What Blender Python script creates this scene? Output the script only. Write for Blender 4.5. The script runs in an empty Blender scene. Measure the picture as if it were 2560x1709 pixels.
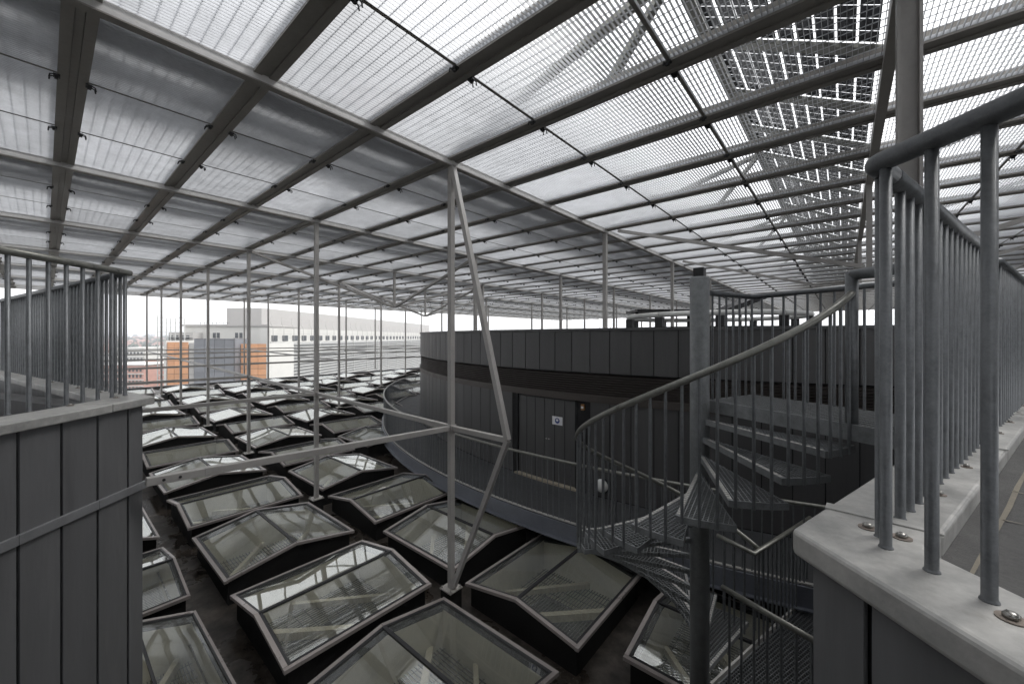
import bpy, math, random
from math import radians as RAD, sin, cos, pi, atan2, hypot
from mathutils import Vector, Matrix
random.seed(7)
sc = bpy.context.scene
col = sc.collection
# ------------------------------------------------------------------ camera, sky, sun, exposure
EYE = 22.0                       # the eye's height above the street; all geometry below is eye-relative and lifted at the end
YAW = RAD(40.1)
cd = bpy.data.cameras.new('camera'); cam = bpy.data.objects.new('camera', cd); col.objects.link(cam)
cd.sensor_width = 36.0; cd.lens = 36.0*984/2560; cd.shift_y = -12.5/2560
cd.clip_start = 0.05; cd.clip_end = 6000
cam.location = (0, 0, EYE); cam.rotation_euler = (pi/2, 0, YAW)
sc.camera = cam
SUN_EL, SUN_AZ = RAD(52), RAD(38)
w = bpy.data.worlds.new('World'); sc.world = w; w.use_nodes = True
nt = w.node_tree; nt.nodes.clear()
sky = nt.nodes.new('ShaderNodeTexSky'); sky.sky_type = 'NISHITA'; sky.sun_disc = False
sky.sun_elevation = SUN_EL; sky.sun_rotation = SUN_AZ; sky.dust_density = 6.0
hs = nt.nodes.new('ShaderNodeHueSaturation'); hs.inputs['Saturation'].default_value = 0.12
mx = nt.nodes.new('ShaderNodeMix'); mx.data_type = 'RGBA'; mx.inputs['Factor'].default_value = 0.8
mx.inputs['B'].default_value = (10.6, 10.75, 11.0, 1)      # the white cloud layer
bg = nt.nodes.new('ShaderNodeBackground'); bg.inputs['Strength'].default_value = 0.11
wo = nt.nodes.new('ShaderNodeOutputWorld')
nt.links.new(sky.outputs[0], hs.inputs['Color']); nt.links.new(hs.outputs[0], mx.inputs['A'])
nt.links.new(mx.outputs['Result'], bg.inputs['Color']); nt.links.new(bg.outputs[0], wo.inputs['Surface'])
sl = bpy.data.lights.new('sun', 'SUN'); sl.energy = 1.5; sl.angle = RAD(22); sl.color = (1, .985, .96)
so = bpy.data.objects.new('sun', sl); col.objects.link(so)
# sun comes from the azimuth the sky uses (rotation measured from +Y, clockwise)
sd = Vector((sin(SUN_AZ)*cos(SUN_EL), cos(SUN_AZ)*cos(SUN_EL), sin(SUN_EL)))
so.rotation_euler = sd.to_track_quat('Z', 'Y').to_euler()
so.location = sd*60
vs = sc.view_settings; vs.view_transform = 'Standard'; vs.look = 'None'; vs.gamma = 1; vs.exposure = 0.8
vs.use_curve_mapping = False
sc.render.engine = 'CYCLES'
try:
    sc.cycles.max_bounces = 10; sc.cycles.transparent_max_bounces = 24; sc.cycles.glossy_bounces = 4
except Exception: pass

# ------------------------------------------------------------------ helpers
FW = Vector((-sin(YAW), cos(YAW), 0)); RT = Vector((cos(YAW), sin(YAW), 0))
def W(r, d, z=0.0):              # right, forward of the eye -> plan position
    p = RT*r + FW*d; return Vector((p.x, p.y, z))

class MB:
    def __init__(s): s.v = []; s.f = []; s.sm = []
    def add(s, vs, fs, smooth=False):
        n = len(s.v); s.v += [tuple(v) for v in vs]
        for f in fs: s.f.append(tuple(i+n for i in f)); s.sm.append(smooth)
        return s
    def box(s, x0, x1, y0, y1, z0, z1):
        return s.add([(x, y, z) for z in (z0, z1) for y in (y0, y1) for x in (x0, x1)],
                     [(0,2,3,1),(4,5,7,6),(0,1,5,4),(2,6,7,3),(0,4,6,2),(1,3,7,5)])
    def bar(s, a, b, w, d, up=(0,0,1), ends=True):
        a = Vector(a); b = Vector(b); t = (b-a).normalized(); u = Vector(up)
        if abs(t.dot(u)) > .999: u = Vector((0,1,0))
        x = t.cross(u).normalized(); y = x.cross(t)
        vs = [p + x*(sx*w/2) + y*(sy*d/2) for p in (a, b) for sx, sy in ((-1,-1),(1,-1),(1,1),(-1,1))]
        fs = [(0,1,5,4),(1,2,6,5),(2,3,7,6),(3,0,4,7)]
        if ends: fs += [(3,2,1,0),(4,5,6,7)]
        return s.add(vs, fs)
    def tube(s, pts, r, n=12, caps=True):
        pts = [Vector(p) for p in pts]; m = len(pts)
        t0 = (pts[1]-pts[0]).normalized()
        u = Vector((0,0,1)) if abs(t0.z) < .9 else Vector((1,0,0))
        x = t0.cross(u).normalized(); rings = []
        for i, p in enumerate(pts):
            ta = (pts[i]-pts[i-1]).normalized() if i else t0
            tb = (pts[i+1]-pts[i]).normalized() if i < m-1 else ta
            t = (ta+tb).normalized(); c = max(.35, t.dot(tb))
            x = (x - t*x.dot(t)).normalized(); y = t.cross(x)
            bis = (tb-ta); k = 1.0
            ring = []
            for j in range(n):
                a = 2*pi*j/n; o = x*cos(a)*r + y*sin(a)*r
                if bis.length > 1e-4:
                    bn = (bis - t*bis.dot(t)).normalized(); o = o + bn*o.dot(bn)*(1/c-1)
                ring.append(p+o)
            rings.append(ring)
        vs = [q for ring in rings for q in ring]
        fs = [(i*n+j, i*n+(j+1)%n, (i+1)*n+(j+1)%n, (i+1)*n+j) for i in range(m-1) for j in range(n)]
        s.add(vs, fs, True)
        if caps:
            k = len(s.v)-m*n
            s.f.append(tuple(k+j for j in reversed(range(n)))); s.sm.append(False)
            s.f.append(tuple(k+(m-1)*n+j for j in range(n))); s.sm.append(False)
        return s
    def prism(s, poly, z0, z1):
        n = len(poly); ar = sum(poly[i][0]*poly[(i+1)%n][1]-poly[(i+1)%n][0]*poly[i][1] for i in range(n))
        if ar < 0: poly = poly[::-1]
        vs = [(p[0], p[1], z0) for p in poly] + [(p[0], p[1], z1) for p in poly]
        fs = [tuple(reversed(range(n))), tuple(range(n, 2*n))] + [(i, (i+1)%n, n+(i+1)%n, n+i) for i in range(n)]
        return s.add(vs, fs)
    def ring(s, c, r0, r1, z0, z1, a0, a1, n, closed_ends=True):   # arc-shaped solid
        vs = []
        for i in range(n+1):
            a = a0+(a1-a0)*i/n
            for r, z in ((r0,z0),(r1,z0),(r1,z1),(r0,z1)): vs.append((c[0]+r*cos(a), c[1]+r*sin(a), z))
        fs = []
        for i in range(n):
            for j in range(4): fs.append((i*4+j, i*4+(j+1)%4, (i+1)*4+(j+1)%4, (i+1)*4+j))
        if closed_ends: fs += [(3,2,1,0), (n*4, n*4+1, n*4+2, n*4+3)]
        return s.add(vs, fs)
    def lathe(s, prof, n=20, c=(0,0,0)):
        vs = [(c[0]+r*cos(2*pi*j/n), c[1]+r*sin(2*pi*j/n), c[2]+z) for r, z in prof for j in range(n)]
        m = len(prof); fs = [(i*n+j, i*n+(j+1)%n, (i+1)*n+(j+1)%n, (i+1)*n+j) for i in range(m-1) for j in range(n)]
        s.add(vs, fs, True)
        k = len(s.v)-m*n; s.f.append(tuple(k+j for j in reversed(range(n)))); s.sm.append(False)
        s.f.append(tuple(k+(m-1)*n+j for j in range(n))); s.sm.append(False)
        return s
    def mesh(s, name, mat):
        me = bpy.data.meshes.new(name); me.from_pydata(s.v, [], s.f); me.update()
        if any(s.sm): me.polygons.foreach_set('use_smooth', s.sm)
        me.materials.append(mat); return me

def put(name, me, parent=None, loc=(0,0,0), rot=(0,0,0), scale=(1,1,1)):
    o = bpy.data.objects.new(name, me); col.objects.link(o)
    o.location = loc; o.rotation_euler = rot; o.scale = scale; o.parent = parent
    return o
def part(name, mb, mat, parent, bevel=0):       # mesh given in eye-relative world coordinates under an unrotated thing
    o = put(name, mb.mesh(name, mat), parent, -parent.location if parent else (0,0,0))
    if bevel:
        m = o.modifiers.new('bevel', 'BEVEL'); m.width = bevel; m.segments = 3; m.limit_method = 'ANGLE'; m.angle_limit = RAD(40)
    return o
def tag(o, label, cat, group=None):
    o['label'] = label; o['category'] = cat
    if group: o['group'] = group
    return o
def thing(name, label, cat, loc=(0,0,0), rotz=0, group=None):
    o = put(name, None, None, loc, (0,0,rotz)); o.empty_display_size = .2
    return tag(o, label, cat, group)
def struct(name, mb, mat):
    o = put(name, mb.mesh(name, mat)); o['kind'] = 'structure'; return o

# ------------------------------------------------------------------ materials
def newmat(name):
    m = bpy.data.materials.new(name); m.use_nodes = True; t = m.node_tree
    return m, t, t.nodes['Principled BSDF']
def nd(t, kind, **kw):
    n = t.nodes.new(kind)
    for k, v in kw.items():
        if k in n.inputs: n.inputs[k].default_value = v
        else: setattr(n, k, v)
    return n
def surface(name, c, rough=.5, metal=0., var=.25, scale=6., bump=.0, bscale=60., detail=6., tint=None, spec=.5, rvar=.12, stretch=None, island=False, stain=None):
    """painted / metal / mineral surface: two noises drive colour, one drives roughness, one gives fine relief"""
    m, t, p = newmat(name); L = t.links.new
    tc = nd(t, 'ShaderNodeTexCoord'); src = tc.outputs['Object']
    if island:                     # shift the pattern for every object so copies do not repeat
        oi = nd(t, 'ShaderNodeObjectInfo'); ad = nd(t, 'ShaderNodeVectorMath', operation='ADD')
        cm = nd(t, 'ShaderNodeCombineXYZ'); mu = nd(t, 'ShaderNodeMath', operation='MULTIPLY'); mu.inputs[1].default_value = 37.0
        L(oi.outputs['Random'], mu.inputs[0])
        for i in range(3): L(mu.outputs[0], cm.inputs[i])
        L(src, ad.inputs[0]); L(cm.outputs[0], ad.inputs[1]); src = ad.outputs[0]
    if stretch:
        mp = nd(t, 'ShaderNodeMapping'); mp.inputs['Scale'].default_value = stretch; L(src, mp.inputs['Vector']); src = mp.outputs[0]
    n1 = nd(t, 'ShaderNodeTexNoise', Scale=scale, Detail=detail, Roughness=.65)
    n2 = nd(t, 'ShaderNodeTexNoise', Scale=scale*7.3, Detail=4., Roughness=.6)
    L(src, n1.inputs['Vector']); L(src, n2.inputs['Vector'])
    mix = nd(t, 'ShaderNodeMath', operation='MULTIPLY_ADD'); mix.inputs[1].default_value = .4
    L(n2.outputs['Fac'], mix.inputs[0]); L(n1.outputs['Fac'], mix.inputs[2])
    r = nd(t, 'ShaderNodeValToRGB'); L(mix.outputs[0], r.inputs['Fac'])
    lo = [max(0, x*(1-var)) for x in c]; hi = [min(1, x*(1+var)) for x in (tint or c)]
    r.color_ramp.elements[0].position = .42; r.color_ramp.elements[0].color = (*lo, 1)
    r.color_ramp.elements[1].position = .95; r.color_ramp.elements[1].color = (*hi, 1)
    out = r.outputs['Color']
    if stain:                      # patches of dirt with a shape of their own
        n4 = nd(t, 'ShaderNodeTexNoise', Scale=stain[1], Detail=7., Roughness=.72, Distortion=.6); L(src, n4.inputs['Vector'])
        q = nd(t, 'ShaderNodeValToRGB'); L(n4.outputs['Fac'], q.inputs['Fac'])
        q.color_ramp.elements[0].position = stain[2]; q.color_ramp.elements[0].color = (0,0,0,1)
        q.color_ramp.elements[1].position = min(1, stain[2]+.14); q.color_ramp.elements[1].color = (stain[3],)*3+(1,)
        sm = nd(t, 'ShaderNodeMix', data_type='RGBA'); L(q.outputs[0], sm.inputs['Factor']); L(out, sm.inputs['A']); sm.inputs['B'].default_value = (*stain[0], 1); out = sm.outputs['Result']
    if island:
        mm = nd(t, 'ShaderNodeMix', data_type='RGBA', blend_type='MULTIPLY'); mm.inputs['Factor'].default_value = 1
        mr = nd(t, 'ShaderNodeMapRange'); mr.inputs['To Min'].default_value = .86; mr.inputs['To Max'].default_value = 1.1
        L(oi.outputs['Random'], mr.inputs['Value']); L(out, mm.inputs['A']); L(mr.outputs[0], mm.inputs['B']); out = mm.outputs['Result']
    L(out, p.inputs['Base Color'])
    mr2 = nd(t, 'ShaderNodeMapRange'); mr2.inputs['From Min'].default_value = .3; mr2.inputs['From Max'].default_value = .7
    mr2.inputs['To Min'].default_value = max(.03, rough-rvar); mr2.inputs['To Max'].default_value = min(1, rough+rvar)
    L(n1.outputs['Fac'], mr2.inputs['Value']); L(mr2.outputs[0], p.inputs['Roughness'])
    p.inputs['Metallic'].default_value = metal; p.inputs['Specular IOR Level'].default_value = spec
    if bump:
        b = nd(t, 'ShaderNodeBump', Strength=bump, Distance=.01); n3 = nd(t, 'ShaderNodeTexNoise', Scale=bscale, Detail=3.)
        L(src, n3.inputs['Vector']); L(n3.outputs['Fac'], b.inputs['Height']); L(b.outputs[0], p.inputs['Normal'])
    return m
M = {}
M['steel']   = surface('painted_steel', (.36,.345,.33), .42, 0, .12, 5)
M['rail_lit']   = surface('lit_rail_web', (.62,.61,.60), .45, .1, .1, 5)  # pale because the sky light on the rail sides is in this colour
M['beam']    = surface('beam_paint', (.25,.235,.215), .5, 0, .18, 3)
M['galv']    = surface('galvanised_steel', (.155,.163,.17), .42, .4, .32, 22, .08, 90, island=True)
M['galvs']   = surface('galvanised_treads', (.22,.23,.235), .45, .35, .3, 18, .08, 90, island=True)
M['galvw']   = surface('weathered_galvanised_rail', (.20,.20,.18), .38, .4, .35, 14, .06, 80)
M['grate']   = surface('galvanised_grating', (.55,.56,.58), .45, .1, .16, 4, island=True)
M['cap']     = surface('zinc_coping', (.41,.41,.40), .45, .3, .32, 4, .05, 120, tint=(.47,.46,.44), stain=((.22,.195,.17), 5., .58, .38))
M['clad']    = surface('dark_zinc_cladding', (.15,.151,.155), .45, .15, .14, 3., .05, 30, stretch=(2.5,2.5,.25), island=True, stain=((.20,.20,.20), 2.5, .56, .5))
M['cladd']   = surface('drum_zinc_cladding', (.09,.089,.09), .5, .2, .14, 2., .05, 30, stretch=(2.,2.,.25), island=True, stain=((.11,.11,.108), 2., .55, .6))
M['slit']    = surface('dark_joint', (.008,.008,.009), .8, 0, .1)
M['brown']   = surface('brown_louvre', (.066,.056,.051), .5, .2, .15, 3)
M['frame']   = surface('taupe_frame', (.33,.295,.28), .36, .12, .12, 6, island=True)
M['gasket']  = surface('black_gasket', (.018,.018,.02), .45, 0, .1)
M['curb']    = surface('bitumen_curb', (.012,.0115,.011), .8, 0, .4, 4, .3, 40, spec=.2)
M['khaki']   = surface('khaki_shaft', (.62,.59,.48), .8, 0, .12, 3, island=True)
M['pine']    = surface('inner_timber', (.50,.46,.36), .7, 0, .25, 6, stretch=(1,8,1))
M['wire']    = surface('inner_mesh', (.15,.15,.135), .5, .4, .1)
M['pit']     = surface('inner_floor', (.06,.06,.055), .9, 0, .3, 4)
M['deckd']   = surface('walkway_deck', (.055,.057,.06), .65, 0, .25, 4, .2, 150)
M['edge']    = surface('walkway_edge', (.17,.18,.21), .4, .3, .15, 4)
M['strip']   = surface('metal_strip', (.25,.253,.262), .4, .3, .15, 4)
M['kick']    = surface('pale_kick', (.42,.41,.39), .5, .2, .2, 8)
M['asphalt'] = surface('bitumen_felt', (.11,.108,.105), .85, 0, .35, 9, .5, 260)
M['seam']    = surface('felt_seam', (.24,.215,.17), .8, 0, .3, 9)
M['cell']    = surface('solar_cell', (.025,.027,.035), .2, 0, .2, 3)
M['plate']   = surface('base_plate_steel', (.42,.40,.37), .5, .2, .25, 14)
M['bolt']    = surface('bolt_steel', (.35,.34,.32), .3, .8, .2, 30)
M['rust']    = surface('rusty_washer', (.27,.23,.20), .6, .4, .4, 40)
M['white']   = surface('white_pipe', (.72,.72,.70), .45, 0, .08, 5)
M['signw']   = surface('sign_white', (.8,.8,.82), .4, 0, .03)
M['signb']   = surface('sign_blue', (.03,.06,.25), .4, 0, .03)
M['orangel'] = surface('amber_lens', (.32,.17,.06), .3, 0, .1)
M['concr']   = surface('threshold_concrete', (.36,.32,.25), .8, 0, .35, 12, .3, 90)
M['wwall']   = surface('white_render', (.56,.55,.52), .8, 0, .06, .4)
M['wslab']   = surface('pale_panel_wall', (.40,.385,.37), .8, 0, .05, .2)
M['orange']  = surface('orange_panel', (.60,.30,.15), .6, 0, .12, .8, island=True)
M['greyp']   = surface('slate_grey_panel', (.17,.175,.19), .6, 0, .1, .8, island=True)
M['redp']    = surface('brick_red_panel', (.48,.27,.22), .7, 0, .15, 1., island=True)
M['rooft']   = surface('red_roof_tiles', (.34,.19,.15), .8, 0, .3, 1.5, island=True)
M['glassd']  = surface('dark_window', (.05,.055,.06), .12, 0, .2, 1.)
M['leaf']    = surface('far_foliage', (.07,.10,.05), .8, 0, .4, .3)
M['street']  = surface('city_ground', (.16,.16,.15), .9, 0, .4, .02)
M['slat']    = surface('painted_shade_wall', (.33,.33,.33), .8, 0, .06, 1)  # mid-grey puts the shade behind the slats into the colour
M['lat']     = surface('lattice_white', (.52,.52,.5), .6, 0, .06, 1)

def wet_roof():
    m, t, p = newmat('wet_bitumen_roof'); L = t.links.new
    tc = nd(t, 'ShaderNodeTexCoord')
    n = nd(t, 'ShaderNodeTexNoise', Scale=.9, Detail=5., Roughness=.6); L(tc.outputs['Object'], n.inputs['Vector'])
    n2 = nd(t, 'ShaderNodeTexNoise', Scale=5., Detail=6., Roughness=.7); L(tc.outputs['Object'], n2.inputs['Vector'])
    r = nd(t, 'ShaderNodeValToRGB'); L(n2.outputs['Fac'], r.inputs['Fac'])
    r.color_ramp.elements[0].color = (.016,.012,.0095,1); r.color_ramp.elements[0].position = .35
    r.color_ramp.elements[1].color = (.10,.085,.07,1); r.color_ramp.elements[1].position = .75
    L(r.outputs[0], p.inputs['Base Color'])
    q = nd(t, 'ShaderNodeValToRGB'); L(n.outputs['Fac'], q.inputs['Fac'])
    q.color_ramp.elements[0].position = .50; q.color_ramp.elements[0].color = (.55,.55,.55,1)
    q.color_ramp.elements[1].position = .56; q.color_ramp.elements[1].color = (.06,.06,.06,1)
    L(q.outputs[0], p.inputs['Roughness'])
    b = nd(t, 'ShaderNodeBump', Strength=.35, Distance=.01); L(n2.outputs['Fac'], b.inputs['Height']); L(b.outputs[0], p.inputs['Normal'])
    return m
M['roof'] = wet_roof()
def glass(name, drops=True):
    m = bpy.data.materials.new(name); m.use_nodes = True; t = m.node_tree; t.nodes.clear(); L = t.links.new
    out = nd(t, 'ShaderNodeOutputMaterial'); mix = nd(t, 'ShaderNodeMixShader')
    tr = nd(t, 'ShaderNodeBsdfTransparent'); tr.inputs['Color'].default_value = (.92,.93,.90,1)
    gl = nd(t, 'ShaderNodeBsdfGlossy', Roughness=.02); gl.inputs['Color'].default_value = (.93,.95,.93,1)
    fr = nd(t, 'ShaderNodeFresnel', IOR=2.5)
    ge = nd(t, 'ShaderNodeNewGeometry'); io = nd(t, 'ShaderNodeMapRange'); io.inputs['To Min'].default_value = 2.5; io.inputs['To Max'].default_value = 1/2.5
    L(ge.outputs['Backfacing'], io.inputs['Value']); L(io.outputs[0], fr.inputs['IOR'])      # a thin pane reflects alike from both sides
    L(fr.outputs[0], mix.inputs[0]); L(tr.outputs[0], mix.inputs[1]); L(gl.outputs[0], mix.inputs[2]); L(mix.outputs[0], out.inputs['Surface'])
    if drops:
        tc = nd(t, 'ShaderNodeTexCoord'); oi = nd(t, 'ShaderNodeObjectInfo'); ad = nd(t, 'ShaderNodeVectorMath', operation='ADD')
        L(tc.outputs['Object'], ad.inputs[0]); L(oi.outputs['Location'], ad.inputs[1])
        v = nd(t, 'ShaderNodeTexVoronoi', Scale=70.); L(ad.outputs[0], v.inputs['Vector'])
        r = nd(t, 'ShaderNodeValToRGB'); L(v.outputs['Distance'], r.inputs['Fac'])
        r.color_ramp.elements[0].position = .0; r.color_ramp.elements[0].color = (1,1,1,1)
        r.color_ramp.elements[1].position = .26; r.color_ramp.elements[1].color = (0,0,0,1)
        nz = nd(t, 'ShaderNodeTexNoise', Scale=1.6, Detail=3.); L(ad.outputs[0], nz.inputs['Vector'])
        g = nd(t, 'ShaderNodeValToRGB'); L(nz.outputs['Fac'], g.inputs['Fac'])
        g.color_ramp.elements[0].position = .48; g.color_ramp.elements[1].position = .62
        mu = nd(t, 'ShaderNodeMath', operation='MULTIPLY'); L(r.outputs[0], mu.inputs[0]); L(g.outputs[0], mu.inputs[1])
        wv = nd(t, 'ShaderNodeTexNoise', Scale=1.3, Detail=1.); L(ad.outputs[0], wv.inputs['Vector'])
        s2 = nd(t, 'ShaderNodeMath', operation='MULTIPLY_ADD'); L(wv.outputs['Fac'], s2.inputs[0]); s2.inputs[1].default_value = 1.2; L(mu.outputs[0], s2.inputs[2])
        b = nd(t, 'ShaderNodeBump', Strength=.35, Distance=.006); L(s2.outputs[0], b.inputs['Height'])
        L(b.outputs[0], gl.inputs['Normal']); L(b.outputs[0], fr.inputs['Normal'])
        df = nd(t, 'ShaderNodeBsdfDiffuse'); df.inputs['Color'].default_value = (.75,.78,.76,1)
        dm_ = nd(t, 'ShaderNodeMath', operation='MULTIPLY_ADD'); L(mu.outputs[0], dm_.inputs[0]); dm_.inputs[1].default_value = .28; dm_.inputs[2].default_value = .085
        m2 = nd(t, 'ShaderNodeMixShader'); L(dm_.outputs[0], m2.inputs[0]); L(tr.outputs[0], m2.inputs[1]); L(df.outputs[0], m2.inputs[2])
        L(m2.outputs[0], mix.inputs[1])
    return m
M['glass'] = glass('wet_skylight_glass')

# ------------------------------------------------------------------ key dimensions
HC = 2.35                                            # underside of canopy rails above the eye
AX = [13.0, 8.7, 4.5, .30] + [-4.08-4.12*k for k in range(7)] + [-30.3]      # canopy rails (run along Y)
BY = [3.56+1.13*k for k in range(-17, 39)]            # cross beams (run along X)
DC = (-4.3, 20.7); DR = 14.0; WR = 15.35             # rotunda centre, radius, walkway radius
DECK = -3.0
def rim(x): return -3.42 + .034*(-4.12-x)            # skylight rim / base plate level
def roofz(x): return rim(x) - .33
def tie(x): return -1.23 + .0187*(-4.08-x)
def ddist(x, y): return hypot(x-DC[0], y-DC[1])
def inview(x, y, z):
    d = FW.x*x+FW.y*y; r = RT.x*x+RT.y*y
    return d > .2 and abs(r/d) < 1.45 and abs(z/d) < 1.1

# ------------------------------------------------------------------ the ground and the roof
struct('ground', MB().box(-3000, 3000, -3000, 3000, -EYE-.5, -EYE), M['street'])
SK = []                                              # skylights: (x, y, sx, sy, ridge 'X'/'Y')
for k in range(-1, 12):
    for j in range(-1, 9):
        x = -3.14-2.07*k; y = 2.48+2.23*j; sx, sy = 1.81, 1.85
        if ddist(x, y) < 15.05: continue
        if x > -6 and j > 1: continue
        if j == -1:
            if k < 1: continue
            y = .66; sy = 1.08
        if k == -1 and j == 1: x, y = -.95, 5.02
        SK.append((x, y, sx, sy, 'Y' if (k+j) % 2 else 'X'))
mb = MB(); XB = sorted({-29.4, 8.0} | {round(s[0]+q*(s[2]/2-.09), 3) for s in SK for q in (-1, 1)})
YB = sorted({-10.0, 22.0} | {round(s[1]+q*(s[3]/2-.09), 3) for s in SK for q in (-1, 1)})
for a, b in zip(XB, XB[1:]):
    for c, d in zip(YB, YB[1:]):
        mxx, myy = (a+b)/2, (c+d)/2
        if any(abs(mxx-s[0]) < s[2]/2-.09 and abs(myy-s[1]) < s[3]/2-.09 for s in SK): continue
        mb.add([(a,c,roofz(a)),(b,c,roofz(b)),(b,d,roofz(b)),(a,d,roofz(a))], [(0,1,2,3)])
struct('roof_deck', mb, M['roof'])
mb = MB(); mb.box(-29.6, -29.4, -10.0, 22, -EYE, roofz(-29.4)+.12); mb.box(-29.4, 8.0, 21.95, 22.15, -EYE, -2.9)
o = put('building_wall', mb.mesh('building_wall', M['cladd'])); tag(o, 'dark outer wall of the roof edge beyond the last skylights', 'wall')

# ------------------------------------------------------------------ skylights
SX = SY = 1.82; RH = .16
def gable(x): return RH*(1-abs(x)/(SX/2))
def sky_meshes():
    a, b = SX/2, SY/2; d = {}
    # curb with pitched top
    m = MB()
    for y0, y1 in ((-b+.06, -b+.11), (b-.11, b-.06)):
        pr = [(-a+.06,-.40), (a-.06,-.40), (a-.06,gable(a-.06)-.045), (0,RH-.045), (-a+.06,gable(a-.06)-.045)]
        m.add([(x,y0,z) for x, z in pr]+[(x,y1,z) for x, z in pr], [(0,1,2,3,4),(9,8,7,6,5)]+[(i,5+i,5+(i+1)%5,(i+1)%5) for i in range(5)])
    for s in (-1, 1): m.box(s*(a-.085)-.025, s*(a-.085)+.025, -b+.11, b-.11, -.40, -.03)
    d['curb'] = m.mesh('curb', M['curb'])
    # frame: eaves and gable rakes
    m = MB(); fw, fh = .047, .04
    for s in (-1, 1):
        m.bar((s*(a-fw/2), -b, 0), (s*(a-fw/2), b, 0), fw, fh)
        for q in (-1, 1):
            m.bar((s*(a-fw), q*(b-fw/2), gable(a-fw)-.001), (0, q*(b-fw/2), RH), fw, fh-.002)
    d['frame'] = m.mesh('frame', M['frame'])
    m = MB(); gw = .03
    for s in (-1, 1):
        x = s*(a-fw-gw/2); m.bar((x, -b+fw, gable(x)-.004), (x, b-fw, gable(x)-.004), gw, .035)
        for q in (-1, 1):
            y = q*(b-fw-gw/2); m.bar((s*(a-fw-gw), y, gable(a-fw-gw)-.006), (0, y, RH-.006), gw, .035)
    d['glazing_seal'] = m.mesh('glazing_seal', M['gasket'])
    m = MB(); m.bar((0,-b+fw,RH+.004), (0,b-fw,RH+.004), .04, .026); d['ridge_bar'] = m.mesh('ridge_bar', M['gasket'])
    x0, x1 = .02, a-fw-.01; y1 = b-fw-.01
    for nm, s in (('paneR', 1), ('paneL', -1)):
        vs = [(s*x0,-y1,gable(x0)),(s*x1,-y1,gable(x1)),(s*x1,y1,gable(x1)),(s*x0,y1,gable(x0))]
        d[nm] = MB().add(vs, [(0,1,2,3) if s > 0 else (3,2,1,0)]).mesh('pane', M['glass'])
    m = MB(); i, k = a-.115, b-.115
    for (p, q) in (((-i,-k),(i,-k)), ((i,-k),(i,k)), ((i,k),(-i,k)), ((-i,k),(-i,-k))):
        tz = lambda r: (gable(r[0])-.05)
        if abs(p[1]-q[1]) < 1e-6:
            m.add([(p[0],p[1],-.95),(q[0],q[1],-.95),(q[0],q[1],-.06),(0,p[1],RH-.06),(p[0],p[1],-.06)], [(4,3,2,1,0)])
        else: m.add([(p[0],p[1],-.95),(q[0],q[1],-.95),(q[0],q[1],-.03),(p[0],p[1],-.03)], [(3,2,1,0)])
    d['shaft'] = m.mesh('shaft', M['khaki'])
    m = MB(); m.add([(-i,-k,-1.0),(i,-k,-1.0),(i,k,-1.0),(-i,k,-1.0)], [(0,1,2,3)]); d['inner_floor'] = m.mesh('inner_floor', M['pit'])
    m = MB(); n = 34
    for t in range(1, n):
        u = -i+2*i*t/n; m.bar((u,-k,-.50),(u,k,-.50), .011, .009, ends=False)
        v = -k+2*k*t/n
        if t % 3 == 0: m.bar((-i,v,-.509),(i,v,-.509), .007, .007, ends=False)
    d['wire_mesh'] = m.mesh('wire_mesh', M['wire'])
    m = MB(); m.bar((-i,-k*.75,-.44),(i*.75,k,-.44), .08, .10); d['beam1'] = m.mesh('inner_beam', M['pine'])
    m = MB(); m.bar((-i*.1,-k,-.445),(i,k*.25,-.445), .06, .08); d['beam2'] = m.mesh('inner_beam', M['pine'])
    return d
SKM = sky_meshes()
SG = 'glass skylights set in rows over the lower roof'
for x, y, sx, sy, rd in SK:
    big = hypot(x, y) < 11.0; kk_, jj_ = round((-3.14-x)/2.07), round((y-2.48)/2.23)
    lab = ('glass roof skylight in the open field between posts, ridge pointing towards the round building' if rd == 'Y'
           else 'glass roof skylight in the open field between posts, ridge pointing towards the orange building')
    g = 'skylights in the open field, ' + ('lengthwise ridge' if rd == 'Y' else 'crosswise ridge')
    spec = {(0,0): 'taupe-framed skylight between the braced mast foot and the near zinc-capped parapet',
            (1,0): 'taupe-framed skylight with bright reflections at the braced mast foot, facing the clad wall',
            (1,1): 'taupe-framed skylight between the braced mast foot and the curved walkway',
            (0,1): 'taupe-framed skylight between the braced mast and the spiral stair',
            (2,0): 'skylight with crosswise ridge between the first bare post and the bolted tie tube',
            (-1,0): 'skylight deep below the near zinc-capped parapet'}.get((kk_, jj_))
    if (x, y) == (-.95, 5.02): spec = 'skylight with white reflections in its pane under the foot of the spiral stair'
    if spec: lab, g = spec, None
    elif jj_ == -1: lab, g = 'narrow skylight in the end row beyond the corner of the grey clad wall', 'skylights beside the clad wall'
    elif ddist(x, y) < 17.0: lab, g = 'skylight lying beside the outer edge of the curved walkway', 'skylights beside the walkway'
    elif x < -24: lab, g = 'bright reflecting skylight in the last row along the far roof edge', 'skylights along the far roof edge'
    t = thing('skylight', lab, 'skylight', (x, y, rim(x)), 0 if rd == 'Y' else pi/2, g)
    t.scale = (sx/SX, sy/SY, 1) if rd == 'Y' else (sy/SX, sx/SY, 1)
    flip = -1 if random.random() < .5 else 1
    put('curb', SKM['curb'], t); fr_ = put('frame', SKM['frame'], t); sh_ = put('shaft', SKM['shaft'], t)
    for key in ('paneR', 'paneL'): put('pane', SKM[key], t)
    put('ridge_bar', SKM['ridge_bar'], fr_); put('glazing_seal', SKM['glazing_seal'], fr_); put('inner_floor', SKM['inner_floor'], sh_)
    if big:
        put('wire_mesh', SKM['wire_mesh'], sh_)
        for kk in ('beam1', 'beam2'): put('inner_beam', SKM[kk], sh_, rot=(0,0,0 if flip > 0 else pi))

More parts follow.
